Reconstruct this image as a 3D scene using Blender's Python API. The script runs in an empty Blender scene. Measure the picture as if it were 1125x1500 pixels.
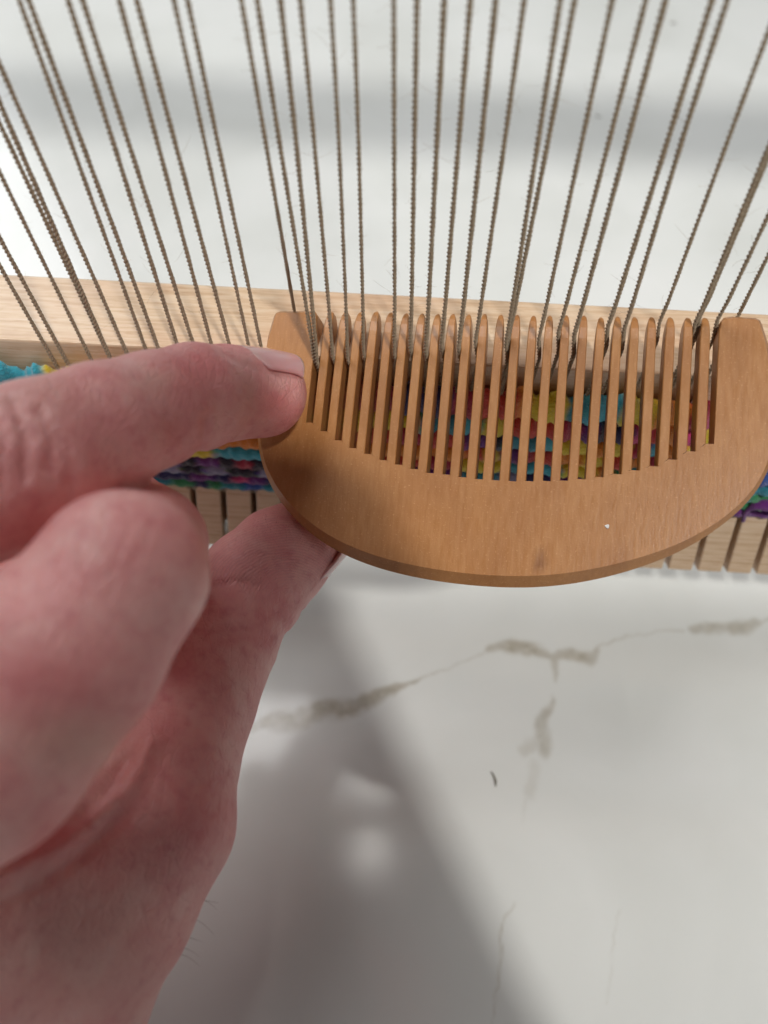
import bpy, bmesh, math, random
import numpy as np
from mathutils import Matrix, Vector

random.seed(7); rng = np.random.default_rng(7)
MM = 0.001
# ------------------------------------------------------------------ camera
F, CX, CY = 1130.0, 562.5, 750.0
H = 202.0                                    # camera height over the table, mm
TH, ROLL, PSI = math.radians(32.216), math.radians(-2.667), math.radians(0.464)
fwd = np.array([0, math.sin(TH), -math.cos(TH)]); right = np.array([1., 0, 0]); down = np.cross(fwd, right)
RM = np.array([math.cos(ROLL)*right + math.sin(ROLL)*down, -math.sin(ROLL)*right + math.cos(ROLL)*down, fwd])
CAMPOS = np.array([0, 0, H])
sc = bpy.context.scene
col = sc.collection
cam_data = bpy.data.cameras.new('camera'); cam = bpy.data.objects.new('camera', cam_data); col.objects.link(cam)
CAMROT = np.array([RM[0], -RM[1], -RM[2]]).T
m = np.eye(4); m[:3, :3] = CAMROT; m[:3, 3] = CAMPOS*MM
cam.matrix_world = Matrix(m.tolist())
cam_data.sensor_fit = 'VERTICAL'; cam_data.sensor_height = 36.0; cam_data.sensor_width = 27.0
cam_data.lens = 36.0*F/1500.0
cam_data.clip_start = 0.004; cam_data.clip_end = 20
cam_data.dof.use_dof = True; cam_data.dof.focus_distance = 0.136; cam_data.dof.aperture_fstop = 13.0
sc.camera = cam
# ------------------------------------------------------------------ world and lamps
w = bpy.data.worlds.new('World'); sc.world = w; w.use_nodes = True
w.node_tree.nodes['Background'].inputs[0].default_value = (0.82, 0.90, 1.0, 1)
w.node_tree.nodes['Background'].inputs[1].default_value = 0.115
AX, AY = 0.22, 0.50                           # key travels left and away from the viewer
def lamp(name, pos, target, size, power, colr, shape='DISK', size_y=None):
    L = bpy.data.lights.new(name, 'AREA'); L.shape = shape; L.size = size*MM
    if size_y: L.size_y = size_y*MM
    L.energy = power; L.color = colr
    o = bpy.data.objects.new(name, L); col.objects.link(o)
    p = Vector([a*MM for a in pos]); t = Vector([a*MM for a in target])
    o.location = p; o.rotation_euler = (t-p).to_track_quat('-Z', 'Y').to_euler()
    return o
kd = np.array([-AX, AY, -1.0]); kd /= np.linalg.norm(kd)
ktar = np.array([20., 90., 90.])
lamp('key_lamp', ktar-kd*2500, ktar, 150, 34, (1.0, 0.975, 0.93))
lamp('overhead_fill', (-600, 480, 1800), (-40, 80, 0), 850, 19.5, (1.0, 0.99, 0.975), 'SQUARE')  # added soft fill from overhead, no such panel is seen
lamp('ceiling_lamp', (4, 316, 1500), (4, 60, 0), 18, 0.75, (1.0, 0.96, 0.9), 'RECTANGLE', 170)
lamp('window_light', (-780, 1100, 820), (-100, 150, 20), 380, 4.0, (0.93, 0.96, 1.0), 'RECTANGLE', 900)
sc.view_settings.view_transform = 'Standard'; sc.view_settings.look = 'None'
sc.view_settings.exposure = -0.06; sc.view_settings.gamma = 1.0; sc.view_settings.use_curve_mapping = False
sc.render.engine = 'CYCLES'; sc.cycles.use_denoising = True
sc.cycles.max_bounces = 6; sc.cycles.use_adaptive_sampling = True; sc.cycles.adaptive_threshold = 0.03

# ------------------------------------------------------------------ helpers
def c2w(P):                                   # camera frame (x right, y down, z forward; mm) -> world mm
    return np.asarray(P) @ RM + CAMPOS
def px2c(px, py, d): return np.array([(px-CX)*d/F, (py-CY)*d/F, d])
def ray(px, py): return np.array([(px-CX)/F, (py-CY)/F, 1.0]) @ RM
BD = np.array([math.cos(PSI), -math.sin(PSI), 0]); BN = np.array([math.sin(PSI), math.cos(PSI), 0])
def on_wall(px, py, y0):
    v = ray(px, py); return v*(y0/(BN@v)) + CAMPOS
def on_table(px, py, z=0.0):
    v = ray(px, py); return v*((z-H)/v[2]) + CAMPOS
def w2px(P):
    q = (np.atleast_2d(P)-CAMPOS) @ RM.T
    return np.c_[CX+F*q[:, 0]/q[:, 2], CY+F*q[:, 1]/q[:, 2]]
def mesh_obj(name, verts, faces, mat, parent=None, smooth=True):
    me = bpy.data.meshes.new(name)
    me.from_pydata((np.asarray(verts)*MM).tolist(), [], [list(f) for f in faces] if not isinstance(faces, np.ndarray) else faces.tolist())
    if smooth: me.polygons.foreach_set('use_smooth', [True]*len(me.polygons))
    me.update()
    if mat: me.materials.append(mat)
    o = bpy.data.objects.new(name, me); col.objects.link(o)
    if parent: o.parent = parent
    return o
def attr(o, name, vals):
    a = o.data.attributes.new(name, 'FLOAT', 'POINT'); a.data.foreach_set('value', np.asarray(vals, np.float32))
def cattr(o, name, rgb):
    a = o.data.attributes.new(name, 'FLOAT_COLOR', 'POINT')
    v = np.ones((len(rgb), 4), np.float32); v[:, :3] = rgb; a.data.foreach_set('color', v.ravel())
def empty(name, label, cat, loc=(0, 0, 0), group=None):
    o = bpy.data.objects.new(name, None); col.objects.link(o); o.empty_display_size = 0.01
    o.location = [a*MM for a in loc]; o['label'] = label; o['category'] = cat
    if group: o['group'] = group
    return o
def srgb(r, g, b): return tuple(((c/255)/12.92 if c/255 <= .04045 else ((c/255+.055)/1.055)**2.4) for c in (r, g, b))
def box_verts(x0, x1, y0, y1, z0, z1, b=0.4):
    """a box in board axes with small chamfers -> verts, faces"""
    bm = bmesh.new(); bmesh.ops.create_cube(bm, size=1)
    for v in bm.verts:
        v.co = Vector(((x0+x1)/2+v.co.x*(x1-x0), (y0+y1)/2+v.co.y*(y1-y0), (z0+z1)/2+v.co.z*(z1-z0)))
    if b: bmesh.ops.bevel(bm, geom=bm.edges[:], offset=b, segments=2, profile=.5, affect='EDGES')
    bm.verts.index_update()
    V = [tuple(v.co) for v in bm.verts]; Fc = [[v.index for v in f.verts] for f in bm.faces]; bm.free()
    return np.array(V), Fc
def board2w(P): P = np.asarray(P); return P[:, :1]*BD + P[:, 1:2]*BN + P[:, 2:3]*np.array([0, 0, 1.])

class N:                                      # small node-graph helper
    def __init__(s, name):
        s.m = bpy.data.materials.new(name); s.m.use_nodes = True; s.t = s.m.node_tree; s.n = s.t.nodes
        s.b = s.n['Principled BSDF']; s.out = s.n['Material Output']
    def add(s, typ, ins=None, **kw):
        nd = s.n.new(typ)
        for k, v in kw.items(): setattr(nd, k, v)
        for k, v in (ins or {}).items(): s.set(nd.inputs[k], v)
        return nd
    def set(s, sock, v):
        if isinstance(v, bpy.types.NodeSocket): s.t.links.new(v, sock)
        elif isinstance(v, (tuple, list)) and sock.type == 'RGBA' and len(v) == 3: sock.default_value = (*v, 1)
        else: sock.default_value = v
    def P(s, **kw):
        for k, v in kw.items(): s.set(s.b.inputs[k.replace('_', ' ')], v)
    def coord(s, scale=(1, 1, 1), rot=(0, 0, 0), out='Object'):
        tc = s.add('ShaderNodeTexCoord'); mp = s.add('ShaderNodeMapping', {'Vector': tc.outputs[out]})
        mp.inputs['Scale'].default_value = scale; mp.inputs['Rotation'].default_value = rot
        return mp.outputs[0]
    def noise(s, vec, scale, detail=3, rough=.55, dist=0):
        return s.add('ShaderNodeTexNoise', {'Vector': vec, 'Scale': scale, 'Detail': detail, 'Roughness': rough, 'Distortion': dist}).outputs['Fac']
    def ramp(s, fac, stops, interp='LINEAR'):
        r = s.add('ShaderNodeValToRGB', {'Fac': fac}); r.color_ramp.interpolation = interp
        e = r.color_ramp.elements
        while len(e) < len(stops): e.new(.5)
        for el, (p, c) in zip(e, stops): el.position = p; el.color = (*c, 1) if len(c) == 3 else c
        return r.outputs[0]
    def mix(s, fac, a, b, blend='MIX'):
        x = s.add('ShaderNodeMix', data_type='RGBA', blend_type=blend)
        s.set(x.inputs[0], fac); s.set(x.inputs[6], a); s.set(x.inputs[7], b); return x.outputs[2]
    def math(s, op, a, b=0.0, clamp=False):
        x = s.add('ShaderNodeMath', operation=op, use_clamp=clamp); s.set(x.inputs[0], a); s.set(x.inputs[1], b); return x.outputs[0]
    def attr(s, name, out='Fac'): return s.add('ShaderNodeAttribute', attribute_name=name).outputs[out]
    def bump(s, h, dist, strength=1.0, normal=None):
        b = s.add('ShaderNodeBump', {'Height': h, 'Distance': dist, 'Strength': strength})
        if normal: s.set(b.inputs['Normal'], normal)
        return b.outputs[0]

# ------------------------------------------------------------------ materials
def mat_comb():
    k = N('comb_wood'); v = k.coord((1, .16, .5)); v2 = k.coord((1, .45, 1))
    g = k.noise(v, 1500, 2, .6); big = k.noise(v2, 110, 3, .5); sp = k.noise(k.coord(), 2600, 2, .5)
    c = k.ramp(g, [(.3, srgb(171, 117, 67)), (.52, srgb(177, 123, 72)), (.75, srgb(183, 130, 78))])
    c = k.mix(k.ramp(big, [(.35, (0, 0, 0)), (.7, (1, 1, 1))]), c, srgb(160, 106, 60), 'MIX') if False else k.mix(k.math('MULTIPLY', k.ramp(big, [(.42, (0, 0, 0)), (.75, (1, 1, 1))]), .45), c, srgb(140, 86, 46))
    c = k.mix(k.ramp(sp, [(.62, (0, 0, 0)), (.72, (.4, .4, .4))]), c, srgb(214, 166, 118))
    kn = k.attr('knot'); c = k.mix(kn, c, srgb(92, 44, 26))
    k.P(Base_Color=c, Roughness=k.ramp(g, [(.3, (.3,)*3), (.7, (.44,)*3)]), Normal=k.bump(k.math('ADD', g, k.math('MULTIPLY', sp, .4)), .00006, .6))
    k.b.inputs['Specular IOR Level'].default_value = .45
    return k.m
def mat_board():
    k = N('pale_maple'); v = k.coord((.06, .8, 1.2)); g = k.noise(v, 1300, 2, .6); fl = k.noise(k.coord((.18, 1.6, 1.6)), 1500, 2, .5)
    big = k.noise(k.coord((.5, 1, 1)), 60, 2)
    c = k.ramp(g, [(.3, srgb(200, 168, 136)), (.5, srgb(215, 187, 156)), (.72, srgb(224, 201, 174))])
    c = k.mix(k.math('MULTIPLY', k.ramp(fl, [(.58, (0, 0, 0)), (.7, (1, 1, 1))]), .35), c, srgb(176, 130, 90))
    c = k.mix(k.math('MULTIPLY', k.ramp(big, [(.5, (0, 0, 0)), (.75, (1, 1, 1))]), .4), c, srgb(214, 170, 142))
    k.P(Base_Color=c, Roughness=.27, Normal=k.bump(k.math('ADD', g, fl), .00008, .6))
    return k.m
def mat_table():
    k = N('white_marble'); v = k.coord()
    cl = k.noise(v, 14, 4, .5, .6); fine = k.noise(v, 160, 3, .6)
    c = k.ramp(cl, [(.3, srgb(216, 218, 214)), (.55, srgb(225, 227, 224)), (.75, srgb(230, 231, 229))])
    vn = k.attr('vein'); vt = k.noise(v, 420, 3, .6)
    vc = k.ramp(vt, [(.3, srgb(168, 162, 148)), (.7, srgb(190, 185, 172))])
    c = k.mix(vn, c, vc)
    c = k.mix(k.ramp(fine, [(.72, (0, 0, 0)), (.8, (.12,)*3)]), c, srgb(170, 165, 155))
    k.P(Base_Color=c, Roughness=k.ramp(k.noise(v, 60, 3), [(.3, (.11,)*3), (.7, (.16,)*3)]))
    k.b.inputs['Specular IOR Level'].default_value = .5
    return k.m
def mat_cord():
    k = N('taupe_cotton_cord'); v = k.coord(); f = k.noise(v, 2600, 2, .6); b = k.noise(v, 120, 2)
    c = k.ramp(f, [(.3, srgb(142, 124, 100)), (.7, srgb(182, 163, 136))])
    c = k.mix(k.math('MULTIPLY', b, .35), c, srgb(140, 124, 102))
    k.P(Base_Color=c, Roughness=.85, Normal=k.bump(f, .00012, .8)); k.b.inputs['Sheen Weight'].default_value = .25
    return k.m
def mat_yarn():
    k = N('variegated_yarn'); v = k.coord(); f = k.noise(k.coord((.35, 1, 1)), 2400, 2, .7); b = k.noise(v, 700, 2)
    c = k.attr('yarn', 'Color'); c = k.mix(k.math('MULTIPLY', f, .5), c, k.mix(.55, c, (.02, .01, .02))); c = k.mix(k.math('MULTIPLY', k.ramp(b, [(.5, (0, 0, 0)), (.8, (1, 1, 1))]), .2), c, (.1, .06, .08))
    k.P(Base_Color=c, Roughness=.9, Normal=k.bump(f, .0005, .9)); k.b.inputs['Sheen Weight'].default_value = .35
    return k.m
def mat_skin():
    k = N('skin'); v = k.coord()
    m1 = k.noise(v, 130, 3, .6, .4); m2 = k.noise(v, 420, 3, .6)
    red = k.attr('red'); pale = k.attr('pale')
    c = k.ramp(m1, [(.3, srgb(226, 149, 148)), (.5, srgb(234, 167, 163)), (.7, srgb(239, 184, 178))])
    c = k.mix(k.math('MULTIPLY', k.ramp(m2, [(.5, (0, 0, 0)), (.72, (1, 1, 1))]), .45), c, srgb(208, 118, 122))
    c = k.mix(red, c, srgb(208, 92, 96)); c = k.mix(pale, c, srgb(212, 176, 158))
    cre = k.add('ShaderNodeTexVoronoi', {'Vector': k.coord((1, .55, 1), (.3, .2, .7)), 'Scale': 620.0, 'Randomness': 1.0}, feature='DISTANCE_TO_EDGE').outputs['Distance']
    cre2 = k.add('ShaderNodeTexVoronoi', {'Vector': k.coord((.6, 1, 1), (.1, .5, -.5)), 'Scale': 1300.0}, feature='DISTANCE_TO_EDGE').outputs['Distance']
    crs = k.math('ADD', k.ramp(cre, [(0, (0, 0, 0)), (.09, (1, 1, 1))]), k.math('MULTIPLY', k.ramp(cre2, [(0, (0, 0, 0)), (.12, (1, 1, 1))]), .5))
    pad = k.attr('pad'); rid = k.attr('ridge')
    wav = k.math('MULTIPLY', k.math('SINE', k.math('ADD', rid, k.math('MULTIPLY', k.noise(v, 240, 2), 13.0))), .5)
    n1 = k.bump(k.math('MULTIPLY', k.math('MULTIPLY', wav, pad), k.ramp(m2, [(.35, (.25,)*3), (.6, (1, 1, 1))])), .00011, .8)
    lines = k.noise(k.coord((1, .25, 1), (0, 0, .5)), 900, 2, .6)
    n2 = k.bump(k.math('ADD', k.math('MULTIPLY', lines, .9), k.math('MULTIPLY', crs, .4)), .00028, .55, n1)
    c = k.mix(k.math('MULTIPLY', pad, k.math('ADD', k.math('MULTIPLY', wav, .5), .25)), c, srgb(216, 150, 150))
    k.P(Base_Color=c, Roughness=k.ramp(m2, [(.3, (.36,)*3), (.7, (.48,)*3)]), Normal=n2)
    k.b.inputs['Subsurface Weight'].default_value = .18; k.b.inputs['Subsurface Radius'].default_value = (1, .35, .2); k.b.inputs['Subsurface Scale'].default_value = .003
    k.b.inputs['Specular IOR Level'].default_value = .4
    return k.m
def mat_nail():
    k = N('fingernail'); v = k.coord(); s = k.attr('tip'); f = k.noise(v, 300, 2)
    c = k.mix(f, srgb(222, 166, 164), srgb(214, 154, 156)); c = k.mix(s, c, srgb(236, 216, 208))
    k.P(Base_Color=c, Roughness=.2, Normal=k.bump(k.noise(k.coord((1, .1, 1)), 900, 2), .00005, .4))
    k.b.inputs['Subsurface Weight'].default_value = .2; k.b.inputs['Subsurface Scale'].default_value = .0015
    return k.m
def mat_plain(name, c, rough=.5, metal=0):
    k = N(name); f = k.noise(k.coord(), 200, 3)
    k.P(Base_Color=k.mix(f, tuple(x*.85 for x in c), c), Roughness=rough, Metallic=metal); return k.m
M_COMB, M_BOARD, M_TABLE, M_CORD, M_YARN, M_SKIN, M_NAIL = mat_comb(), mat_board(), mat_table(), mat_cord(), mat_yarn(), mat_skin(), mat_nail()
M_HAIR = mat_plain('arm_hair', srgb(96, 78, 62), .5); M_PHONE = mat_plain('phone_shell', (.03, .03, .035), .35); M_LENS = mat_plain('phone_lens', (.01, .01, .012), .1)
M_SPECK = mat_plain('lint', srgb(120, 112, 100), .9)

# ------------------------------------------------------------------ table top with its veins
def vnoise(x, y, s, seed):
    """smooth value noise on arrays"""
    r = np.random.default_rng(seed); T = r.random((64, 64))
    x = x/s; y = y/s; i = np.floor(x).astype(int); j = np.floor(y).astype(int); fx = x-i; fy = y-j
    fx = fx*fx*(3-2*fx); fy = fy*fy*(3-2*fy); g = lambda a, b: T[a % 64, b % 64]
    return (g(i, j)*(1-fx)+g(i+1, j)*fx)*(1-fy)+(g(i, j+1)*(1-fx)+g(i+1, j+1)*fx)*fy
xs = np.r_[-2500, -1200, -600, np.arange(-320, -60, 8), np.arange(-60, 150, .6), np.arange(150, 420, 8), 600, 1200, 2500]
ys = np.r_[-1500, -700, -300, np.arange(-120, -12, 8), np.arange(-12, 110, .6), np.arange(110, 700, 10), 1200, 2500]
X, Y = np.meshgrid(xs, ys); nx, ny = len(xs), len(ys)
V = np.c_[X.ravel(), Y.ravel(), 0*X.ravel()]
ii = (np.arange(ny-1)[:, None]*nx+np.arange(nx-1)).ravel()
FT = np.c_[ii, ii+1, ii+1+nx, ii+nx]
table = mesh_obj('table_top', V, FT, M_TABLE); table['kind'] = 'structure'
table['label'] = 'white marble table top with grey brown veins'
wx = V[:, 0]+(vnoise(V[:, 0], V[:, 1], 7, 1)-.5)*2.6+(vnoise(V[:, 0], V[:, 1], 1.8, 2)-.5)*.9
wy = V[:, 1]+(vnoise(V[:, 0], V[:, 1], 7, 3)-.5)*2.6+(vnoise(V[:, 0], V[:, 1], 1.8, 4)-.5)*.9
VEINS = [  # px x, px y, half width px, strength
    [(384, 1062, 9, .75), (420, 1056, 17, .95), (480, 1040, 19, 1), (540, 1027, 16, 1), (590, 1008, 8, .9), (625, 992, 3.5, .5)],
    [(625, 992, 3, .5), (670, 973, 3, .35), (712, 956, 4, .45)], [(720, 950, 8, .75), (755, 947, 15, .95), (785, 949, 12, .9), (812, 967, 8, .8)],
    [(812, 967, 8, .8), (840, 960, 13, .9), (868, 966, 15, .85), (880, 955, 7, .6)], [(882, 950, 3.5, .5), (905, 938, 3.2, .45), (960, 928, 3, .4), (1000, 927, 4, .5)],
    [(1015, 922, 9, .65), (1045, 918, 14, .8), (1085, 917, 15, .8), (1115, 906, 8, .6)], [(1115, 906, 5, .5), (1180, 880, 4, .5), (1300, 850, 8, .6)],
    [(812, 967, 8, .8), (808, 1000, 4.5, .7)], [(804, 1020, 5, .6), (801, 1045, 9, .8), (800, 1070, 12, .75), (796, 1098, 13, .65)],
    [(762, 1102, 10, .35), (785, 1090, 9, .4)], [(782, 1122, 12, .22), (776, 1160, 11, .32)],
    [(770, 1170, 4, .2), (762, 1210, 3, .1)], [(745, 1320, 2.5, .35), (735, 1380, 3.6, .6), (724, 1440, 3, .5), (714, 1490, 2.4, .3), (700, 1580, 2, .3)],
    [(908, 1330, 3, .2), (900, 1390, 2.4, .25), (890, 1460, 2.6, .2)],
    [(385, 1062, 8, .7), (300, 1085, 5, .5), (150, 1120, 10, .6)],
]
vein = np.zeros(len(V))
near = (V[:, 0] > -62) & (V[:, 0] < 152) & (V[:, 1] > -14) & (V[:, 1] < 112)
for pl in VEINS:
    pts = [(on_table(a, b)[:2], c, s) for a, b, c, s in pl]
    for (p, hw, s), (p2, hw2, s2) in zip(pts[:-1], pts[1:]):
        d = p2-p; t = np.clip(((wx-p[0])*d[0]+(wy-p[1])*d[1])/(d@d), 0, 1)
        dist = np.hypot(wx-(p[0]+t*d[0]), wy-(p[1]+t*d[1]))
        hwid = (hw+(hw2-hw)*t)*.2; st = s+(s2-s)*t
        e = np.clip((hwid*1.15-dist)/(hwid*.8+.25), 0, 1)
        vein = np.maximum(vein, st*e*e*(3-2*e)*near)
attr(table, 'vein', np.clip(vein*(.66+.5*vnoise(V[:, 0], V[:, 1], 2.2, 9)), 0, 1))
# bits of lint lying on the table
def worm(path, r, sides=6):
    path = np.asarray(path, float); n = len(path); Vv = []; Fc = []
    tang = np.gradient(path, axis=0); tang /= np.linalg.norm(tang, axis=1)[:, None]
    r = np.broadcast_to(r, (n,))
    up = np.array([.31, .2, .93]); a = np.cross(tang, up); a /= np.linalg.norm(a, axis=1)[:, None]; b = np.cross(tang, a)
    ph = np.arange(sides)*2*np.pi/sides
    Vv = path[:, None, :]+r[:, None, None]*(np.cos(ph)[None, :, None]*a[:, None, :]+np.sin(ph)[None, :, None]*b[:, None, :])
    Vv = Vv.reshape(-1, 3)
    for i in range(n-1):
        for j in range(sides): Fc.append((i*sides+j, i*sides+(j+1) % sides, (i+1)*sides+(j+1) % sides, (i+1)*sides+j))
    Fc.append(tuple(range(sides))[::-1]); Fc.append(tuple(range((n-1)*sides, n*sides)))
    return Vv, Fc
for pxs, lab in (([(719, 1130), (723, 1136), (726, 1144), (726, 1152)], 'short curved grey fibre lying on the bare table below the comb'),
                 ([(982, 31), (986, 35), (992, 33)], 'tiny grey lint speck on the table at the upper right'),
                 ([(873, 168), (876, 171), (880, 171)], 'tiny grey lint speck inside the shadow band between two cords')):
    P = [on_table(a, b, .3) for a, b in pxs]; Vv, Fc = worm(P, np.interp(np.arange(len(P)), [0, len(P)/2, len(P)-1], [.15, .38, .12]))
    o = mesh_obj('lint_fibre', Vv, Fc, M_SPECK); o['label'] = lab; o['category'] = 'lint'

# ------------------------------------------------------------------ loom
ZT, ZF, ZW, ZB = H-105.71, H-112.47, H-148.06, H-174.92          # board top, fell, weave bottom, board bottom
Y0, TK = 100.0, 17.4
loom = empty('hand_loom', 'pale wooden loom with a slotted lower board under the cords', 'loom', board2w([[0, Y0+TK/2, 0]])[0])
LW = Matrix.Translation(-loom.location)
def loom_part(name, Vb, Fc, mat=M_BOARD, smooth=False):
    o = mesh_obj(name, board2w(Vb)-np.array(loom.location)/MM, Fc, mat, loom, smooth); return o
XL, XR = -230.0, 330.0
SLOT0, SP = -52.3, 7.03                                           # slot positions along the board
ZS = ZW+4                                                         # slot tops
v_, f_ = box_verts(XL, XR, Y0, Y0+TK, ZS, ZT, .5); loom_part('slotted_board', v_, f_)
PL, CTL, STL = 20.5, math.cos(math.radians(29)), math.sin(math.radians(29))   # prongs lean towards the viewer
def on_prong(x, dep, l): return (x, Y0+dep*CTL-l*STL, ZS-dep*STL-l*CTL)
k0 = int(math.floor((XL-SLOT0)/SP)); k1 = int(math.ceil((XR-SLOT0)/SP)); prong_mesh = None
for k in range(k0+1, k1-1):
    xa = SLOT0+k*SP
    if prong_mesh is None:
        v_, f_ = box_verts(.64, SP-.64, 0, 7, -PL, 0, .4); v_ = np.c_[v_[:, 0], Y0+v_[:, 1]*CTL+v_[:, 2]*STL, ZS-v_[:, 1]*STL+v_[:, 2]*CTL]
        o = loom_part('prong', v_, f_); prong_mesh = o.data; base = board2w([[0, 0, 0]])[0]; o.location = [a*MM for a in BD*xa]
    else:
        o = bpy.data.objects.new('prong', prong_mesh); col.objects.link(o); o.parent = loom; o.location = [a*MM for a in BD*xa]
v_, f_ = box_verts(XL, XR, 7.05, 11, -PL+3, 0, .3); v_ = np.c_[v_[:, 0], Y0+v_[:, 1]*CTL+v_[:, 2]*STL, ZS-v_[:, 1]*STL+v_[:, 2]*CTL]; loom_part('slot_blocker', v_, f_)  # added strip behind the slots, blocks the bright table so they stay dark
BEAMZ = 392.0
for sx in (XL-14, XR+14):
    v_, f_ = box_verts(sx-10, sx+10, Y0-2, Y0+TK+2, 14, BEAMZ+26, .8); loom_part('side_post', v_, f_)
    v_, f_ = box_verts(sx-12, sx+12, Y0-80, Y0+130, 0, 14, 1.0); loom_part('foot', v_, f_)
for sx0, sx1 in ((XL-4, XL), (XR, XR+4)):
    v_, f_ = box_verts(sx0, sx1, Y0+3, Y0+TK-3, ZS+6, ZT-6, .2); loom_part('tenon', v_, f_)
v_, f_ = box_verts(XL-4, XR+4, Y0, Y0+TK+4, BEAMZ-22, BEAMZ+20, .8); loom_part('top_beam', v_, f_)

# ------------------------------------------------------------------ comb frame (needed for the cords)
CS = 0.935
def rotm(a, b, g):
    ca, sa, cb, sb, cg, sg = math.cos(a), math.sin(a), math.cos(b), math.sin(b), math.cos(g), math.sin(g)
    return np.array([[1, 0, 0], [0, ca, -sa], [0, sa, ca]])@np.array([[cb, 0, sb], [0, 1, 0], [-sb, 0, cb]])@np.array([[cg, -sg, 0], [sg, cg, 0], [0, 0, 1]])
RC = rotm(-.141917, .190939, .0971734); TC = np.array([21.9754, -21.9747, 143.18])*CS
PT = 3.05*CS
def comb2w(P): return c2w(np.asarray(P)@RC.T+TC)
def px2comb(px, py):
    v = np.array([(px-CX)/F, (py-CY)/F, 1.0]); n = RC[:, 2]; X_ = v*((n@TC)/(n@v)); q = (X_-TC)@RC; return q[:2]
GW, CT = 1.34*CS, 4.6                         # gap width, comb thickness
TIPV = -16*CS

# ------------------------------------------------------------------ weaving: warp cords and weft rows
YS = Y0-1.9                                    # plane of the cords
S3 = [(577, 577, 578), (610, 607, 603.5), (649, 640, 630), (686.5, 672, 656), (723, 705, 685), (763.6, 740, 712.6), (816, 788.5, 758), (836, 804, 766.6), (890.6, 853, 811), (937.5, 894.5, 841), (966.6, 920.5, 866.6), (1033, 980, 916), (1055, 1001, 934), (1131, 1069, 993), (1204, 1131, 1046), (1208, 1136, 1055.5), (1258, 1180, 1087), (1296, 1212, 1112),
      (518.5, 525, 533), (486, 496, 508.5), (443, 459, 479.6), (414, 433, 455.5), (381.5, 407, 439), (359, 386.5, 422), (281, 317, 359.6), (261, 298, 341), (208.5, 253, 308), (183, 227, 282), (131, 184, 250), (109.5, 162, 226.5), (54, 114.5, 191.6), (40, 98, 174), (-29, 46, 134), (-53, 21, 107), (-72, 9, 102), (-110, -26, 71), (-173, -81, 27), (-204, -107, 5)]
lines = sorted([np.polyfit([30, 200, 400], a, 1) for a in S3], key=lambda l: l[0]*480+l[1])
weaving = empty('weaving', 'colourful half finished weaving on taupe cords in front of the loom board', 'weaving', board2w([[0, YS, ZB]])[0])
WO = np.array(weaving.location)/MM
fellx = np.array([on_wall(l[0]*480+l[1], 480, YS)@BD for l in lines])
# slot of each cord: nearest even position, kept in order, two cords to a slot
want = np.round((fellx-(SLOT0-SP*.25))/(SP/2))
slot = [want[0]]
for a in want[1:]: slot.append(max(a, slot[-1]+1))
slot = np.array(slot); slot -= np.round(np.mean(slot-want))
def cord_mesh(path, R, fine=True):
    """a two ply twisted cord along a polyline"""
    path = np.asarray(path); seg = np.linalg.norm(np.diff(path, axis=0), axis=1); L = np.r_[0, np.cumsum(seg)]
    step = .17
    s = np.arange(0, L[-1], step); s = s
    # coarse rings where the cord is far above the picture
    z = np.interp(s, L, path[:, 2]); keep = (z < 178) | (np.arange(len(s)) % 60 == 0); keep[0] = keep[-1] = True
    s = s[keep]; P = np.c_[[np.interp(s, L, path[:, i]) for i in range(3)]].T
    # soften kinks
    for _ in range(10): P[1:-1] = np.where(np.abs(np.diff(s)[1:, None]-step) < .05, .25*P[:-2]+.5*P[1:-1]+.25*P[2:], P[1:-1])
    T = np.gradient(P, axis=0); T /= np.linalg.norm(T, axis=1)[:, None]
    up = np.array([0, 1., 0.05]); A = np.cross(T, up); A /= np.linalg.norm(A, axis=1)[:, None]; B = np.cross(T, A)
    ns = 12; ph = np.arange(ns)*2*np.pi/ns
    tw = 2*np.pi*s/1.6+rng.random()*6+np.cumsum(rng.normal(0, .02, len(s)))
    rr = R*(1+.06*np.sin(s*.9+rng.random()*6))
    ca = ph[None, :]-tw[:, None]; rad = rr[:, None]*(.47*np.abs(np.cos(ca))+np.sqrt(np.maximum(.285-(.47*np.sin(ca))**2, .02)))
    VV = P[:, None]+rad[..., None]*(np.cos(ph)[None, :, None]*A[:, None]+np.sin(ph)[None, :, None]*B[:, None])
    n = len(s); VV = VV.reshape(-1, 3)
    i = np.arange(n-1)[:, None]; j = np.arange(ns)[None, :]; j2 = (j+1) % ns
    Fq = np.stack([i*ns+j+0*j2, i*ns+j2, (i+1)*ns+j2, (i+1)*ns+j], -1).reshape(-1, 4)
    return VV, Fq
nC = RC[:, 2]
def pl_v(u): return px2comb(430, 452)[1] if u < 0 else px2comb(1085, 461)[1]
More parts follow.
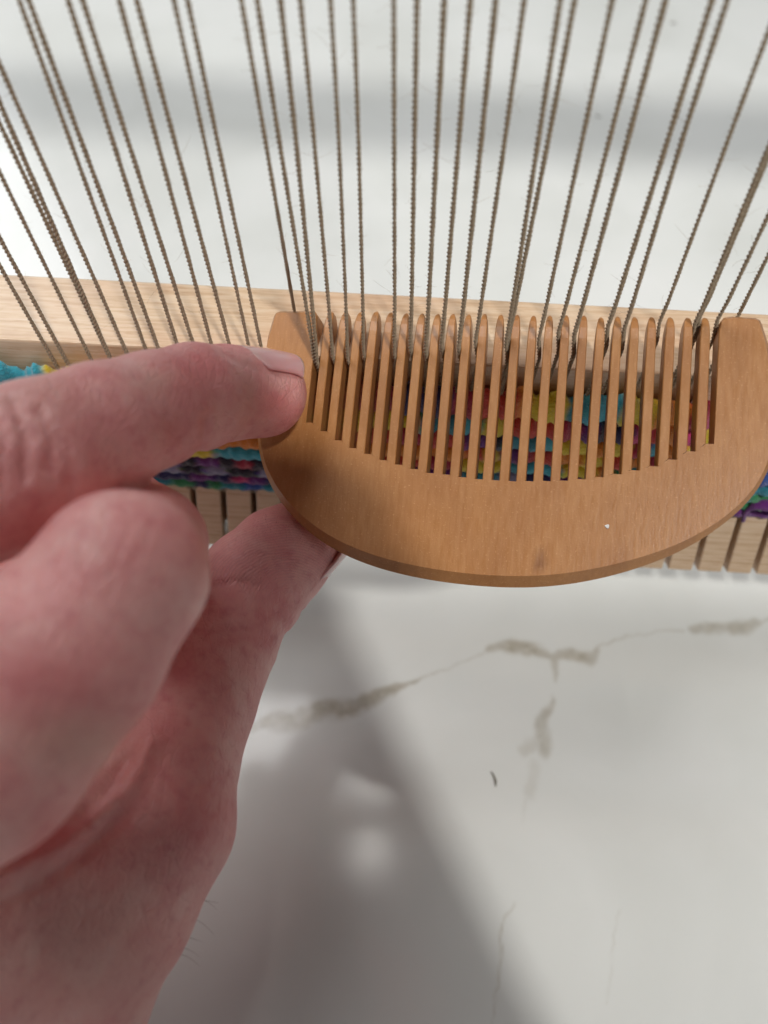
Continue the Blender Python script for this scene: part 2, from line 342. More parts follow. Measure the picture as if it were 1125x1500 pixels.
for ci, (l, sl) in enumerate(zip(lines, slot)):
    lay = YS + (-.35 if int(sl) % 2 else .35)
    up_pts = []
    for py in (-60, 0, 100, 200, 300, 400, 440):
        up_pts.append(on_wall(l[0]*py+l[1], py, lay))
    top = up_pts[0]
    # where the cord line meets the comb plane
    def along(py): return on_wall(l[0]*py+l[1], py, lay)
    a, b = along(380), along(620); n_w = nC@RM
    c0 = comb2w([[0, 0, 0]])[0]
    t = (n_w@(c0-a))/(n_w@(b-a)); hit = a+t*(b-a)
    u, v = ((hit-CAMPOS)@RM.T-TC)@RC[:, :2]
    path = [np.array([top[0], top[1], BEAMZ-19])]+up_pts
    xslot = SLOT0+np.floor(sl/2)*SP
    xw = SLOT0-SP*.25+sl*SP/2
    hx_ = w2px(hit)[0][0]
    gap = -12.55*PT < u < 12.55*PT; plate = (not gap) and hx_ > 397
    f0 = on_wall(l[0]*560+l[1], 560, YS); xf = f0@BD
    if gap:                                    # passes between two teeth
        k = np.clip(np.round(u/PT), -12, 12); un = np.clip(u, k*PT-.3, k*PT+.3)
        hpy = w2px(hit)[0][1]; off = comb2w([[un, v, 0]])[0]-hit
        for i_, py in enumerate((-60, 0, 100, 200, 300, 400, 440)):
            if py > 150: path[1+i_] = path[1+i_]+off*min(1, max(0, (py-150)/(hpy-150)))**1.5*np.array([1, 0, 0])
        for w_ in (-.4, CT*.5, CT+.3):
            q = comb2w([[un, v, w_]])[0]; path.append(np.array([q[0], lay, q[2]]))
        xf = .6*xf+.4*(path[-1]@BD)
    elif plate:                                # pushed back, passes behind the end plate
        path = path[:-2]
        tipw = comb2w([[u, (pl_v(u)), CT+.9]])[0]
        yb = np.clip(tipw@BN+.8, lay, lay+10.5)
        for py, f in ((400, .55), (430, .85), (452, 1.0), (475, 1.0)):
            path.append(on_wall(l[0]*py+l[1], py, lay+(yb-lay)*f))
    for x_, y_, z_ in ((xf, YS, ZF-1), (.5*xf+.5*xw, YS, ZF-18), (xw, YS+.1, ZW+.5), (.4*xw+.6*xslot, *on_prong(0, -.6, 5)[1:]), on_prong(xslot, 4.5, 7.5), on_prong(xslot, 5.8, 13), on_prong(xslot, 3.5, PL-1), on_prong(xslot, 2.0, PL+.5), on_prong(xslot, 7, PL+.5)):
        path.append(board2w([[x_, y_, z_]])[0])
    path = np.array(path)
    order = np.argsort(-path[:len(path)-2, 2], kind='stable'); path[:len(path)-2] = path[order]
    VV, Fq = cord_mesh(path, .405+rng.normal(0, .025))
    mesh_obj('warp_cord', VV-WO, Fq, M_CORD, weaving)

PAL = dict(t=srgb(60, 178, 200), a=srgb(40, 140, 160), y=srgb(236, 208, 40), o=srgb(238, 140, 34), r=srgb(214, 62, 40), c=srgb(180, 30, 62), m=srgb(206, 50, 120), p=srgb(112, 36, 128), n=srgb(36, 28, 92), k=srgb(28, 18, 44), g=srgb(52, 150, 92), b=srgb(44, 88, 170), l=srgb(150, 146, 178))
ROWS = [  # height mm, colour runs along the photograph's x
    (6.4, [(0, 't'), (55, 't'), (75, 'y'), (110, 'y'), (160, 'o'), (300, 'r'), (430, 'r'), (560, 'c'), (600, 'n'), (650, 'n'), (672, 'c'), (715, 'r'), (745, 'r'), (765, 'o'), (785, 'y'), (815, 'y'), (832, 'a'), (870, 't'), (905, 't'), (915, 'y'), (945, 'y'), (962, 'o'), (990, 'o'), (1010, 'c'), (1050, 'm'), (1125, 'p')]),
    (4.8, [(0, 'k'), (60, 'p'), (300, 'y'), (560, 'y'), (600, 'y'), (625, 'a'), (650, 'a'), (690, 't'), (705, 'y'), (735, 'y'), (755, 'r'), (790, 'r'), (830, 'c'), (855, 'p'), (880, 'k'), (915, 'n'), (935, 'm'), (965, 'r'), (985, 'o'), (1010, 'm'), (1040, 'y'), (1125, 'y')]),
    (4.3, [(0, 'p'), (220, 'n'), (560, 'r'), (600, 'c'), (650, 'r'), (700, 'p'), (725, 'k'), (752, 'a'), (775, 'a'), (800, 't'), (822, 'y'), (855, 'y'), (880, 'o'), (905, 'y'), (930, 'c'), (955, 't'), (985, 'o'), (1010, 'y'), (1040, 'k'), (1125, 'g')]),
    (3.9, [(0, 'o'), (560, 'o'), (630, 'o'), (670, 'o'), (690, 'r'), (715, 'y'), (740, 'p'), (765, 'c'), (790, 'r'), (830, 'o'), (870, 'y'), (900, 'r'), (930, 'o'), (955, 'c'), (975, 'p'), (1000, 'y'), (1030, 'k'), (1125, 'b')]),
    (3.6, [(0, 'y'), (240, 'y'), (290, 'y'), (330, 't'), (380, 't'), (420, 'o'), (580, 'r'), (650, 'c'), (690, 'y'), (725, 'y'), (745, 'a'), (780, 't'), (810, 't'), (830, 'y'), (860, 'y'), (880, 'o'), (905, 'g'), (930, 't'), (960, 'm'), (1000, 'n'), (1060, 'b'), (1125, 'b')]),
    (3.2, [(0, 'k'), (240, 'p'), (270, 'k'), (300, 'p'), (330, 'k'), (350, 'c'), (380, 'k'), (560, 'n'), (640, 'p'), (700, 'a'), (740, 'l'), (780, 'n'), (820, 'p'), (850, 'p'), (880, 'n'), (905, 'c'), (935, 'm'), (990, 'a'), (1060, 't'), (1125, 'a')]),
    (2.9, [(0, 'l'), (240, 'l'), (280, 'k'), (310, 'l'), (350, 'k'), (400, 'l'), (560, 'a'), (700, 'g'), (760, 'a'), (820, 'n'), (900, 'p'), (1000, 'g'), (1060, 'a'), (1125, 'g')]),
    (2.6, [(0, 'n'), (230, 'n'), (260, 'n'), (290, 'p'), (320, 'n'), (350, 'm'), (370, 'p'), (400, 'n'), (560, 'g'), (800, 'a'), (1000, 'g'), (1070, 'g'), (1125, 'g')]),
    (2.5, [(0, 'g'), (235, 'a'), (262, 'g'), (290, 'n'), (310, 'g'), (335, 'a'), (365, 'b'), (400, 'a'), (560, 'p'), (1000, 'p'), (1070, 'p'), (1125, 'p')]),
]
tot = sum(r[0] for r in ROWS); zc = ZF+1.2; ksc = (ZF+1.2-ZW)/tot
for ri, (h, runs) in enumerate(ROWS):
    h *= ksc; zm = zc-h/2; zc -= h
    xa = np.arange(-92, 112, .22); n = len(xa)
    ph = math.pi*(xa-(SLOT0-SP*.25))/(SP/2)+(math.pi if ri % 2 else 0)
    wob = vnoise(xa, xa*0+ri*7.3, 3.0, 20+ri)-.5
    # the two sides of the cloth: bulges over one cord, tucks behind the next
    yc = YS-(.42 if ri < 4 else .3)*np.cos(ph)
    bul = 1+(.08 if ri < 4 else .03)*np.cos(ph)+.12*wob
    zz = zm+.2*h*(vnoise(xa, xa*0, 6, 40+ri)-.5)+.11*h*np.cos(ph)
    ns = 14; th = np.arange(ns)*2*np.pi/ns
    tw = 2*np.pi*xa/(4.2+.2*ri)+ri
    lob = 1+.09*np.cos(2*(th[None]-tw[:, None]))+.03*(rng.random((n, ns))-.5)
    rz = h*.58*bul; ry = np.minimum(1.7, h*.5)*bul
    P = np.zeros((n, ns, 3)); P[..., 0] = xa[:, None]+.25*np.sin(th)[None]; P[..., 1] = yc[:, None]+ry[:, None]*np.cos(th)[None]*lob; P[..., 2] = zz[:, None]+rz[:, None]*np.sin(th)[None]*lob
    W_ = board2w(P.reshape(-1, 3))
    i = np.arange(n-1)[:, None]; j = np.arange(ns)[None, :]; j2 = (j+1) % ns
    Fq = np.stack([i*ns+j+0*j2, (i+1)*ns+j, (i+1)*ns+j2, i*ns+j2+0*j], -1).reshape(-1, 4)
    o = mesh_obj('weft_row', W_-WO, Fq, M_YARN, weaving)
    pxx = w2px(board2w(np.c_[xa, yc*0+YS-1.5, zz]))[:, 0]+9*(vnoise(xa, xa*0, 2, 60+ri)-.5)
    cs = np.array([PAL[c] for _, c in runs]); xp = np.array([x for x, _ in runs], float)
    # quick changes between colour runs
    mid = (xp[:-1]+xp[1:])/2; XX = np.r_[xp[0]]; 
    cc = .95*np.stack([np.interp(pxx[:, None]+7*(rng.random((1, ns))-.5)+4*np.cos(th)[None], np.sort(np.r_[mid-5, mid+5]), np.r_[np.repeat(cs[:, q], 2)][1:-1]) for q in range(3)], -1)
    cattr(o, 'yarn', cc.reshape(-1, 3))
# purple yarn tail dipping into a slot at the right
tp = np.array([on_wall(a, b, YS-1.6-k*.0) for k, (a, b) in enumerate([(1150, 742), (1122, 739), (1108, 740), (1098, 745), (1091, 752)])]+[on_wall(1089, 762, Y0-3), on_wall(1087, 772, Y0-1)])
tt = np.linspace(0, len(tp)-1, 50); TP = np.c_[[np.interp(tt, np.arange(len(tp)), tp[:, i]) for i in range(3)]].T
for _ in range(6): TP[1:-1] = .25*TP[:-2]+.5*TP[1:-1]+.25*TP[2:]
VV, Fq = worm(TP, np.interp(tt, [0, 1.2, 3, 6], [1.9, 1.5, .6, .4]), 10); o = mesh_obj('yarn_tail', VV-WO, Fq, M_YARN, weaving); cattr(o, 'yarn', np.tile(PAL['p'], (len(VV), 1)))

# ------------------------------------------------------------------ comb
cm = np.eye(4); cm[:3, :3] = RM.T@RC; cm[:3, 3] = comb2w([[0, 0, 0]])[0]*MM
comb = empty('weaving_comb', 'brown wooden half moon comb with its teeth pushed between the cords', 'comb')
comb.matrix_world = Matrix(cm.tolist())
basepx = [(451, 619), (473, 631.6), (494.5, 645), (516.5, 656.5), (539, 665), (560.5, 674), (583, 680.6), (605.4, 687), (629, 693), (652, 695), (676, 699), (700, 702), (726, 703.5), (751, 705), (776.6, 705), (801.6, 704.7), (827, 704), (853, 702), (878, 699), (904.6, 694.5), (930.6, 689), (957, 683), (983, 673), (1010, 661), (1036, 650)]
VB = np.array([px2comb(*p)[1] for p in basepx]); gu = (np.arange(25)-12)*PT
out = []                                       # outline: (u, v, inset, kind)
def addpx(x, y, ins): u, v = px2comb(x, y); out.append((u, v, ins))
lu = gu[0]-GW/2; ru = gu[-1]+GW/2
pl_t = px2comb(430, 452)[1]; pr_t = px2comb(1085, 461)[1]
# left plate top, going right
tl = px2comb(399, 453)
out += [(tl[0], tl[1]+1.0, .75), (tl[0]+.35, tl[1]+.35, .7), (tl[0]+1.1, tl[1], .7), (lu-2.2, pl_t, .7), (lu-.8, pl_t+.25, .5), (lu-.15, pl_t+1.2, .25), (lu, pl_t+3.0, .12)]
for k in range(25):
    if k == 0: out += [(lu, VB[0]-3, .08)]
    out += [(gu[k]-GW/2, VB[k], .002), (gu[k]+GW/2, VB[k], .002)]
    if k == 24: out += [(ru, VB[24]-3, .08)]
tr = px2comb(1119, 463)
out += [(ru, pr_t+3.0, .12), (ru+.15, pr_t+1.2, .25), (ru+.8, pr_t+.25, .5), (ru+2.2, pr_t, .6), (tr[0]-1.1, tr[1], .6), (tr[0]-.35, tr[1]+.35, .6), (tr[0], tr[1]+1.0, .7)]
arc = [(1128, 500, .7), (1137, 560, .7), (1142, 610, .7), (1142, 650, .7), (1133, 690, .7), (1112, 724, .7), (1082, 753, .75), (1048, 779, .9), (1014, 801, 1.1), (980, 816, 1.3), (945, 829, 1.45), (905, 841, 1.6), (865, 851, 1.7), (820, 858, 1.75), (775, 861, 1.8), (740, 860, 1.8), (700, 858, 1.8), (660, 854, 1.85), (620, 848, 1.85), (580, 840, 1.9), (540, 829, 1.9), (505, 816, 1.9), (470, 797, 1.8), (440, 775, 1.7), (413, 747, 1.5), (392, 716, 1.2), (377, 682, 1.0), (370, 645, .9), (371, 600, .8), (377, 550, .75), (386, 503, .75)]
# a smooth arc through the traced points
ap = np.array([[*px2comb(x, y), i] for x, y, i in arc]); tt = np.arange(len(ap)); ts = np.linspace(0, len(ap)-1, 121)
def crom(p, t):
    i = np.clip(np.floor(t).astype(int), 0, len(p)-2); f = (t-i)[:, None]
    g = lambda k: p[np.clip(k, 0, len(p)-1)]
    return .5*((2*g(i))+(-g(i-1)+g(i+1))*f+(2*g(i-1)-5*g(i)+4*g(i+1)-g(i+2))*f**2+(-g(i-1)+3*g(i)-3*g(i+1)+g(i+2))*f**3)
sm = ap.copy()
for _ in range(2): sm[1:-1] = .25*sm[:-2]+.5*sm[1:-1]+.25*sm[2:]
out += [tuple(a) for a in crom(sm, ts)]
O = np.array(out); n = len(O)
nxt = np.roll(O[:, :2], -1, 0)-O[:, :2]; prv = O[:, :2]-np.roll(O[:, :2], 1, 0)
nxt /= np.linalg.norm(nxt, axis=1)[:, None]+1e-9; prv /= np.linalg.norm(prv, axis=1)[:, None]+1e-9
# outline runs clockwise on screen (u right, v down): inward is to the right of travel
n1 = np.c_[-nxt[:, 1], nxt[:, 0]]; n2 = np.c_[-prv[:, 1], prv[:, 0]]; nn = n1+n2; ln = np.linalg.norm(nn, axis=1); nn /= ln[:, None]
miter = 1/np.clip(ln/2, .5, 1)
IN = O[:, :2]+nn*(O[:, 2]*miter)[:, None]
cz = np.clip(O[:, 2]*1.5, .002, 2.7)
rings = [np.c_[IN, 0*cz], np.c_[O[:, :2], cz], np.c_[O[:, :2], CT-cz*.5], np.c_[IN, 0*cz+CT]]
Vc = np.vstack(rings); Fc = [list(range(n))[::-1], list(range(3*n, 4*n))]
for r in range(3):
    for i in range(n): j = (i+1) % n; Fc.append([r*n+i, r*n+j, (r+1)*n+j, (r+1)*n+i])
body = mesh_obj('comb_body', Vc, Fc, M_COMB, comb, False)
bm = bmesh.new(); bm.from_mesh(body.data)
bmesh.ops.triangulate(bm, faces=[f for f in bm.faces if len(f.verts) > 4])
# finer front face so that the knot mark has points to sit on
for _ in range(2):
    es = [e for e in bm.edges if e.calc_length() > 2.2*MM and all(abs(v.co.z) < 1e-6 for v in e.verts)]
    bmesh.ops.subdivide_edges(bm, edges=es, cuts=2); bmesh.ops.triangulate(bm, faces=[f for f in bm.faces if len(f.verts) > 4])
bmesh.ops.recalc_face_normals(bm, faces=bm.faces); bm.to_mesh(body.data); bm.free()
kn = px2comb(791, 822); co = np.array([v.co[:] for v in body.data.vertices])/MM
attr(body, 'knot', np.exp(-(((co[:, 0]-kn[0])/.75)**2+((co[:, 1]-kn[1])/1.3)**2))*.9*(co[:, 2] < .1))
# teeth
for k in range(24):
    uc = (gu[k]+gu[k+1])/2; hw = (PT-GW)/2
    L = TIPV-VB[k]; secs = []
    jit = rng.normal(0, .06); tipv = TIPV+rng.normal(0, .12)
    for f, wf, fr, bk in ((0, 1.0, 0, 0), (.45, .99, 0, 0), (.72, .96, .02, .1), (.84, .93, .10, .3), (.91, .86, .35, .6), (.955, .74, .75, 1.0), (.985, .52, 1.25, 1.4), (1.0, .26, 1.7, 1.8)):
        secs.append((f, wf*hw, fr, bk))
    Vt = []
    for si, (f, hwid, fr, bk) in enumerate(secs):
        e = .13 if si < 6 else .08; x0, x1 = uc-hwid+jit*f, uc+hwid+jit*f; a, b = fr, CT-bk
        def vv(side): 
            v0 = VB[k] if side < 0 else VB[k+1]
            return v0+(tipv-v0)*f
        for (x, s_, z) in ((x0+e, -1, a), (x1-e, 1, a), (x1, 1, a+e), (x1, 1, b-e), (x1-e, 1, b), (x0+e, -1, b), (x0, -1, b-e), (x0, -1, a+e)):
            Vt.append((x, vv(s_), z))
    Ft = [list(range(8)), list(range((len(secs)-1)*8, len(secs)*8))[::-1]]
    for s_ in range(len(secs)-1):
        for j in range(8): Ft.append([s_*8+j, (s_+1)*8+j, (s_+1)*8+(j+1) % 8, s_*8+(j+1) % 8])
    o = mesh_obj('tooth', Vt, Ft, M_COMB, comb, False)
    bm = bmesh.new(); bm.from_mesh(o.data); bmesh.ops.recalc_face_normals(bm, faces=bm.faces); bm.to_mesh(o.data); bm.free()

# ------------------------------------------------------------------ hand: smooth union of tapered limbs, meshed as one surface
def chain(P): return [(px2c(a, b, d), r) for a, b, d, r in P]
INDEX = chain([(384, 576, 130, 7.5), (330, 576, 123.5, 7.5), (285, 582, 117, 8.0), (225, 600, 110, 8.1), (150, 628, 103, 8.7), (60, 670, 97, 9.7), (0, 695, 94, 9.8), (-160, 765, 90, 9.6), (-430, 900, 92, 13)])
MIDDLE = chain([(192, 832, 87, 8.5), (180, 842, 84, 9.1), (95, 955, 80.5, 10.2), (-30, 1100, 79, 11), (-200, 1200, 84, 13)])
MIDFOLD = chain([(200, 820, 95, 8.0), (214, 798, 108, 8.3), (205, 778, 120, 7.8), (182, 748, 128, 7.2)])
THUMB = chain([(436, 797, 151, 8.6), (412, 815, 149, 9.7), (372, 855, 144, 10.2), (332, 928, 137, 9.6), (285, 1030, 128, 10.0), (240, 1130, 120, 11.3), (222, 1205, 116, 12.4), (143, 1318, 112, 14.2), (2, 1462, 110, 19), (-115, 1640, 112, 24), (-190, 1900, 116, 25)])
PALM = chain([(205, 1010, 134, 8.5), (130, 1130, 121, 11), (20, 1270, 106, 15), (-130, 1340, 100, 20), (-330, 1200, 104, 20)])
PALM2 = chain([(0, 1462, 112, 18), (-150, 1420, 108, 24), (-350, 1500, 112, 26)])
RING = chain([(-20, 900, 118, 9), (110, 900, 122, 8.5), (190, 880, 128, 8)])
sp = .65
lo = np.array([-92., -36., 66.]); hi = np.array([2., 112., 172.])
g = [np.arange(a, b, sp, dtype=np.float32) for a, b in zip(lo, hi)]
GX, GY, GZ = np.meshgrid(*g, indexing='ij', sparse=True)
def sd_chain(ch):
    D = None
    for (a, ra), (b, rb) in zip(ch[:-1], ch[1:]):
        d = (b-a).astype(np.float32); L2 = float(d@d)
        px, py, pz = GX-a[0], GY-a[1], GZ-a[2]
        t = np.clip((px*d[0]+py*d[1]+pz*d[2])/L2, 0, 1)
        q = np.sqrt((px-t*d[0])**2+(py-t*d[1])**2+(pz-t*d[2])**2)-(ra+(rb-ra)*t)
        D = q if D is None else smin(D, q, 1.2)
    return D.astype(np.float32)
def smin(a, b, k):
    h = np.clip(.5+.5*(b-a)/k, 0, 1); return b+(a-b)*h-k*h*(1-h)
D = smin(sd_chain(THUMB), sd_chain(PALM), 7.0); D = smin(D, sd_chain(PALM2), 10.0)
mid = smin(sd_chain(MIDDLE), sd_chain(MIDFOLD), .8)
mid = smin(mid, sd_chain(RING), .6)
idx = sd_chain(INDEX)
D = smin(D, mid, 1.6); D = smin(D, idx, 1.0)
# creases and bulges: cut along short lines seen on the skin (px polyline, depth range, width px, depth mm)
SX = GX*F/GZ+CX; SY = GY*F/GZ+CY
def groove(pts, w, dep, dmin, dmax):
    global D
    best = None
    for (x0, y0), (x1, y1) in zip(pts[:-1], pts[1:]):
        dx, dy = x1-x0, y1-y0; t = np.clip(((SX-x0)*dx+(SY-y0)*dy)/(dx*dx+dy*dy), 0, 1)
        q = (SX-x0-t*dx)**2+(SY-y0-t*dy)**2; best = q if best is None else np.minimum(best, q)
    D = D+(dep*np.exp(-best/(w*w))*((GZ > dmin) & (GZ < dmax))).astype(np.float32)
groove([(303, 610), (298, 640), (288, 668)], 5, .55, 95, 135)           # index, underside of the end joint
groove([(318, 512), (350, 532), (384, 545), (436, 548)], 4, .35, 100, 145)   # nail fold
groove([(20, 590), (40, 640), (35, 700)], 8, .75, 70, 110); groove([(58, 600), (78, 640), (72, 690)], 7, .6, 70, 110); groove([(-10, 600), (5, 650), (0, 720)], 8, .6, 70, 110)
groove([(95, 640), (105, 690), (100, 730)], 6, .4, 70, 115)
groove([(306, 862), (345, 852), (380, 858)], 5, .5, 120, 160)           # thumb crease
groove([(408, 895), (418, 920), (412, 960)], 5, .6, 110, 170); groove([(425, 885), (440, 895)], 4, .5, 110, 170)
groove([(330, 930), (370, 925), (400, 930)], 5, .25, 110, 150)
groove([(0, 1285), (100, 1232), (190, 1150), (222, 1085)], 13, -.9, 84, 145)
groove([(0, 1325), (100, 1268), (190, 1190)], 9, .45, 84, 145); groove([(120, 1200), (160, 1160), (190, 1110)], 7, .5, 84, 145)
for i in range(9): groove([(352-i*2, 1060+i*14), (330-i*3, 1085+i*14)], 3.5, .16, 90, 150)
S = D < 0
# surface nets
nX, nY, nZ = D.shape
def cube(A): return [A[i:nX-1+i, j:nY-1+j, k:nZ-1+k] for i in (0, 1) for j in (0, 1) for k in (0, 1)]
cnt = sum(c.astype(np.int8) for c in cube(S)); act = (cnt > 0) & (cnt < 8)
idxmap = -np.ones(act.shape, np.int32); A = np.argwhere(act); idxmap[act] = np.arange(len(A))
pos = np.zeros((len(A), 3)); num = np.zeros(len(A))
cor = [(i, j, k) for i in (0, 1) for j in (0, 1) for k in (0, 1)]
for a in range(8):
    for b in range(a+1, 8):
        df = np.array(cor[b])-np.array(cor[a])
        if np.abs(df).sum() != 1: continue
        da = D[tuple((A+cor[a]).T)]; db = D[tuple((A+cor[b]).T)]; x = (da < 0) != (db < 0)
        t = np.where(x, da/(da-db+1e-12), 0)
        pos += np.where(x[:, None], np.array(cor[a])+t[:, None]*df, 0); num += x
pos = (A+pos/num[:, None])*sp+lo
quads = []
for ax in range(3):
    sl0 = [slice(None)]*3; sl1 = [slice(None)]*3; sl0[ax] = slice(0, -1); sl1[ax] = slice(1, None)
    E_ = np.argwhere(S[tuple(sl0)] != S[tuple(sl1)]); b, c = [q for q in range(3) if q != ax]
    ok = (E_[:, b] > 0) & (E_[:, c] > 0) & (E_[:, b] < D.shape[b]-1) & (E_[:, c] < D.shape[c]-1); E_ = E_[ok]
    def cell(ob, oc): q = E_.copy(); q[:, b] -= ob; q[:, c] -= oc; return idxmap[tuple(q.T)]
    Q = np.c_[cell(1, 1), cell(0, 1), cell(0, 0), cell(1, 0)]
    ins = S[tuple(sl0)][tuple(E_.T)]; flip = ins if ax != 1 else ~ins
    Q[~flip] = Q[~flip][:, ::-1]; quads.append(Q)
Q = np.vstack(quads)
# relax the surface a little
nb = np.vstack([Q[:, [0, 1]], Q[:, [1, 2]], Q[:, [2, 3]], Q[:, [3, 0]]])
for it in range(4):
    acc = np.zeros_like(pos); c_ = np.zeros(len(pos))
    for q in range(3): acc[:, q] = np.bincount(nb[:, 0], pos[nb[:, 1], q], len(pos))+np.bincount(nb[:, 1], pos[nb[:, 0], q], len(pos))
    c_ = np.bincount(nb[:, 0], minlength=len(pos))+np.bincount(nb[:, 1], minlength=len(pos))
    pos = pos+(.55 if it % 2 == 0 else -.5)*(acc/np.maximum(c_, 1)[:, None]-pos)
wpos = c2w(pos); HO = wpos.mean(0)
hand = mesh_obj('hand', wpos-HO, Q, M_SKIN); hand.location = [a*MM for a in HO]
bm = bmesh.new(); bm.from_mesh(hand.data); bmesh.ops.recalc_face_normals(bm, faces=bm.faces); bm.to_mesh(hand.data); bm.free()
hand['label'] = 'left hand pinching the comb between index finger and thumb'; hand['category'] = 'hand'
hx = pos[:, 0]*F/pos[:, 2]+CX; hy = pos[:, 1]*F/pos[:, 2]+CY
def blob(x, y, rx, ry, a): return a*np.exp(-((hx-x)/rx)**2-((hy-y)/ry)**2)
red = blob(290, 540, 70, 50, .6)+blob(400, 600, 50, 40, .35)+blob(120, 620, 90, 60, .2)+blob(240, 790, 70, 50, .25)+blob(110, 1000, 130, 60, .22)+blob(200, 1090, 60, 60, .45)+blob(90, 1230, 70, 40, .6)+blob(320, 1200, 60, 90, .35)+blob(420, 900, 30, 60, .3)+blob(250, 650, 80, 40, .3)
attr(hand, 'red', np.clip(red*.8, 0, .6))
attr(hand, 'pale', np.clip(blob(120, 1090, 110, 50, .45)+blob(120, 1400, 130, 120, .35)+blob(230, 560, 40, 25, .3)+blob(60, 580, 80, 40, .2), 0, .7))
dth = np.min([np.linalg.norm(pos-px2c(a, b, d), axis=1) for a, b, d in ((400, 810, 148), (360, 840, 144), (380, 790, 146))], axis=0)
attr(hand, 'pad', np.clip((16-dth)/5, 0, 1)*np.clip((885-hy)/50, 0, 1))
rc = px2c(415, 880, 140); attr(hand, 'ridge', np.linalg.norm((pos-rc)*np.array([1.0, 1.15, .6]), axis=1)*2*np.pi/.52)
# nails
def nail(Ac, axis, nrm, length, width, R, h, back=0, mat=M_NAIL):
    a = axis/np.linalg.norm(axis); n_ = nrm-a*(a@nrm); n_ /= np.linalg.norm(n_); s_ = np.cross(a, n_)
    Vn = []; Fn = []; tip = []; NU, NV = 24, 18
    for i in range(NU+1):
        for j in range(NV+1):
            t = i/NU; q = j/NV*2-1
            wd = width/2*(1-.10*(1-t)**2)*min(1, math.sqrt(max(0, 1-((max(0, .18-t))/.18)**2))+.02)
            ww = q*wd; endround = 1-.30*q*q*(1 if t > .5 else 0)*(t-.5)*2
            Vn.append(Ac+a*(back+length*(t*endround))+s_*ww+n_*(h-ww*ww/(2*R)-.5*max(0, .2-t)**2*40*.1-.8*t*t)); tip.append(max(0, (t-.93)/.07)*.8+max(0, .18-t)*2.2)
    for i in range(NU):
        for j in range(NV): q = i*(NV+1)+j; Fn.append((q, q+1, q+NV+2, q+NV+1))
    o = mesh_obj('fingernail', c2w(np.array(Vn))-HO, Fn, mat, hand); attr(o, 'tip', tip)
    md = o.modifiers.new('thickness', 'SOLIDIFY'); md.thickness = .45*MM; md.offset = 0
    return o
A0, B0 = INDEX[0][0], INDEX[1][0]
nail(A0, A0-B0, np.array([.0, -1, -.72]), 12.6, 12.2, 8.6, 7.5, -6.6)
T0, T1 = THUMB[0][0], THUMB[2][0]
o = nail(T0, T0-T1, np.array([1, .55, .45]), 12.5, 13.5, 10.0, 8.75, -6)
# fine hairs along the wrist edge
for i in range(6):
    t = rng.random(); ex = np.interp(t, [0, .4, 1], [318, 268, 226]); ey = np.interp(t, [0, .4, 1], [1285, 1370, 1450])
    band_ = np.where(np.abs(hy-ey) < 4)[0]; j = band_[np.argmax(hx[band_])]; p0 = pos[j]
    ln_ = 2.0+rng.random()*2.2; ang = rng.normal(.1, .16); dr = np.array([math.cos(ang), math.sin(ang), rng.normal(-.1, .3)])
    bend_ = np.array([0, rng.normal(.3, .4), 0]); ts_ = np.linspace(0, 1, 7)[:, None]
    path = p0+dr*ln_*ts_+bend_*ln_*ts_**2*.5
    VV, Fq = worm(c2w(path), np.linspace(.028, .01, 7), 5); mesh_obj('hair', VV-HO, Fq, M_HAIR, hand)

# ------------------------------------------------------------------ the phone that takes the picture (behind the lens, it shades the left side)
ph = empty('mobile_phone', 'dark phone held above the table, its lens looking down at the comb', 'phone', CAMPOS)
PX0, PX1, PY0, PY1 = -64, 11, -38, 112
def cambox(x0, x1, y0, y1, z0, z1, b):
    v_, f_ = box_verts(x0, x1, y0, y1, z0, z1, b); return c2w(v_)-CAMPOS, f_
v_, f_ = cambox(PX0, PX1, PY0, PY1, -12, -4, 2.5); mesh_obj('shell', v_, f_, M_PHONE, ph)
vl, fl = worm(np.array([[0, 0, -4.1], [0, 0, -2.6], [0, 0, -2.2]]), np.array([7, 7, 6.2]), 24); mesh_obj('lens', c2w(vl)-CAMPOS, fl, M_LENS, ph)

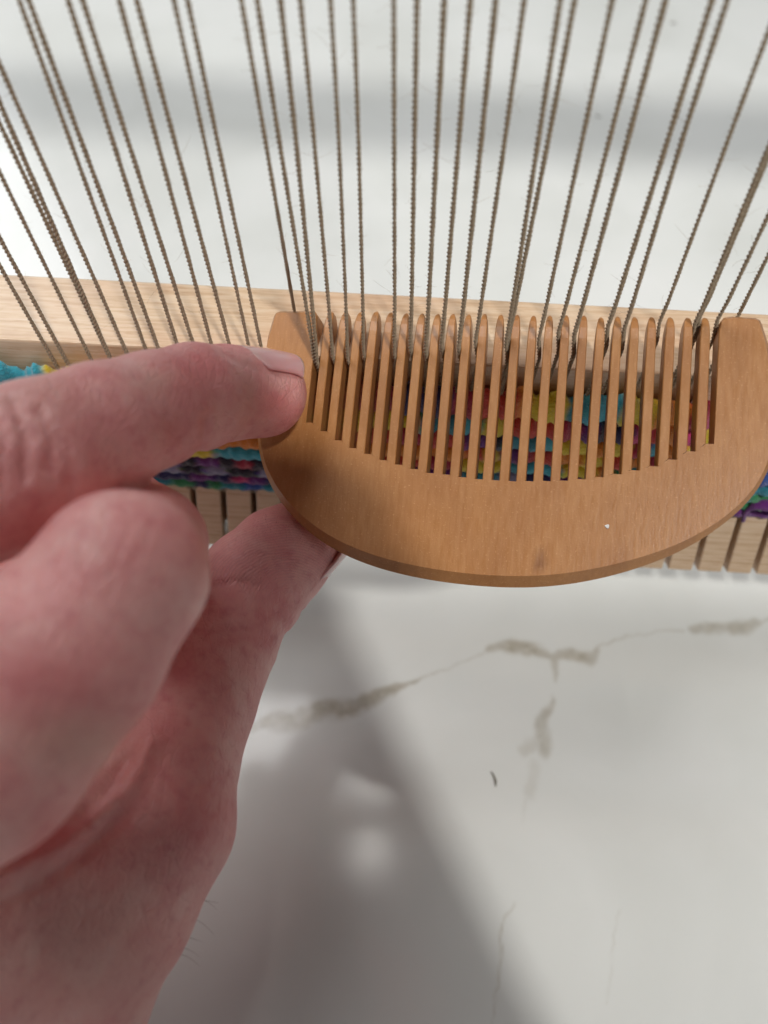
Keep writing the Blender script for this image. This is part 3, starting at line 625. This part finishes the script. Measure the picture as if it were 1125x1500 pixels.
# the photographer's other arm, holding the phone from the right
def skin_tube(path, rad, n=60, sides=28):
    path = np.array(path, float); t = np.linspace(0, len(path)-1, n); P = crom(path, t); r = crom(np.array(rad, float)[:, None], t)[:, 0]
    return worm(P, np.maximum(r, .5), sides)
M_SLEEVE = mat_plain('knit_sleeve', srgb(70, 72, 80), .9)
arm = empty('photographer_arm', 'sleeved right arm holding the phone above the table', 'arm', (60, -120, 178))
AO_ = np.array([60., -120., 178.])
vl, fl = skin_tube([(30, -48, 192), (46, -104, 180), (74, -175, 168), (120, -270, 152)], [25, 38, 46, 50]); mesh_obj('sleeve', vl-AO_, fl, M_SLEEVE, arm)
vl, fl = skin_tube([(13, 2, 208), (22, -14, 205), (30, -34, 198), (42, -66, 188)], [9, 15, 18, 19]); mesh_obj('palm', vl-AO_, fl, M_SKIN, arm)
for i, (fx, fy) in enumerate(((10, 14), (16, 4), (18, -8), (20, -22))):
    b0 = np.array([fx+10, fy-8, 205-i*5.]); vl, fl = skin_tube([b0, b0+(2, 5, 6), b0+(-8, 8, 11), b0+(-20, 10, 13)], [7.5, 7.4, 7, 5.5], 30, 16); mesh_obj('finger', vl-AO_, fl, M_SKIN, arm)

# stray fibres standing off the cords and the yarn
FV, FF = [], []
def stray(p, d, ln):
    b_ = rng.normal(0, .5, 3); t_ = np.linspace(0, 1, 5)[:, None]
    v_, f_ = worm(p+d*ln*t_+b_*ln*t_**2*.6, np.linspace(.020, .010, 5), 3); o_ = sum(len(q) for q in FV); FV.append(v_); FF.extend([tuple(i+o_ for i in q) for q in f_])
for ob in list(weaving.children):
    me = ob.data; n_ = len(me.vertices)
    if ob.name.startswith('warp_cord'): want_n = 34
    elif ob.name.startswith('weft_row'): want_n = 150
    else: continue
    co_ = np.empty(n_*3, np.float32); me.vertices.foreach_get('co', co_); co_ = co_.reshape(-1, 3)/MM+WO
    no_ = np.empty(n_*3, np.float32); me.vertex_normals.foreach_get('vector', no_); no_ = no_.reshape(-1, 3)
    ok = np.where((co_[:, 2] < 172) & (co_[:, 2] > ZW-6))[0]
    for i in rng.choice(ok, want_n): stray(co_[i], no_[i]*.7+rng.normal(0, .6, 3), .5+rng.random()*1.3)
fz = mesh_obj('fuzz', np.vstack(FV)-WO, FF, M_CORD, weaving); fz['kind'] = 'stuff'
# a small white bead added as the glint of light on the comb
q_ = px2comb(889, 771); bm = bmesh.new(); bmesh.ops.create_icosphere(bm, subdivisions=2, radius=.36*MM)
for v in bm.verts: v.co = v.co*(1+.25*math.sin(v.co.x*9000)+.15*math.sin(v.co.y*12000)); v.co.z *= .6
me = bpy.data.meshes.new('glint'); bm.to_mesh(me); bm.free(); me.materials.append(mat_plain('white_glint', (.85, .85, .83), .3))
o = bpy.data.objects.new('glint', me); col.objects.link(o); o.location = [a*MM for a in comb2w([[q_[0], q_[1], -.1]])[0]]; o['label'] = 'tiny white bead standing in for a glint on the front of the comb'; o['category'] = 'glint'
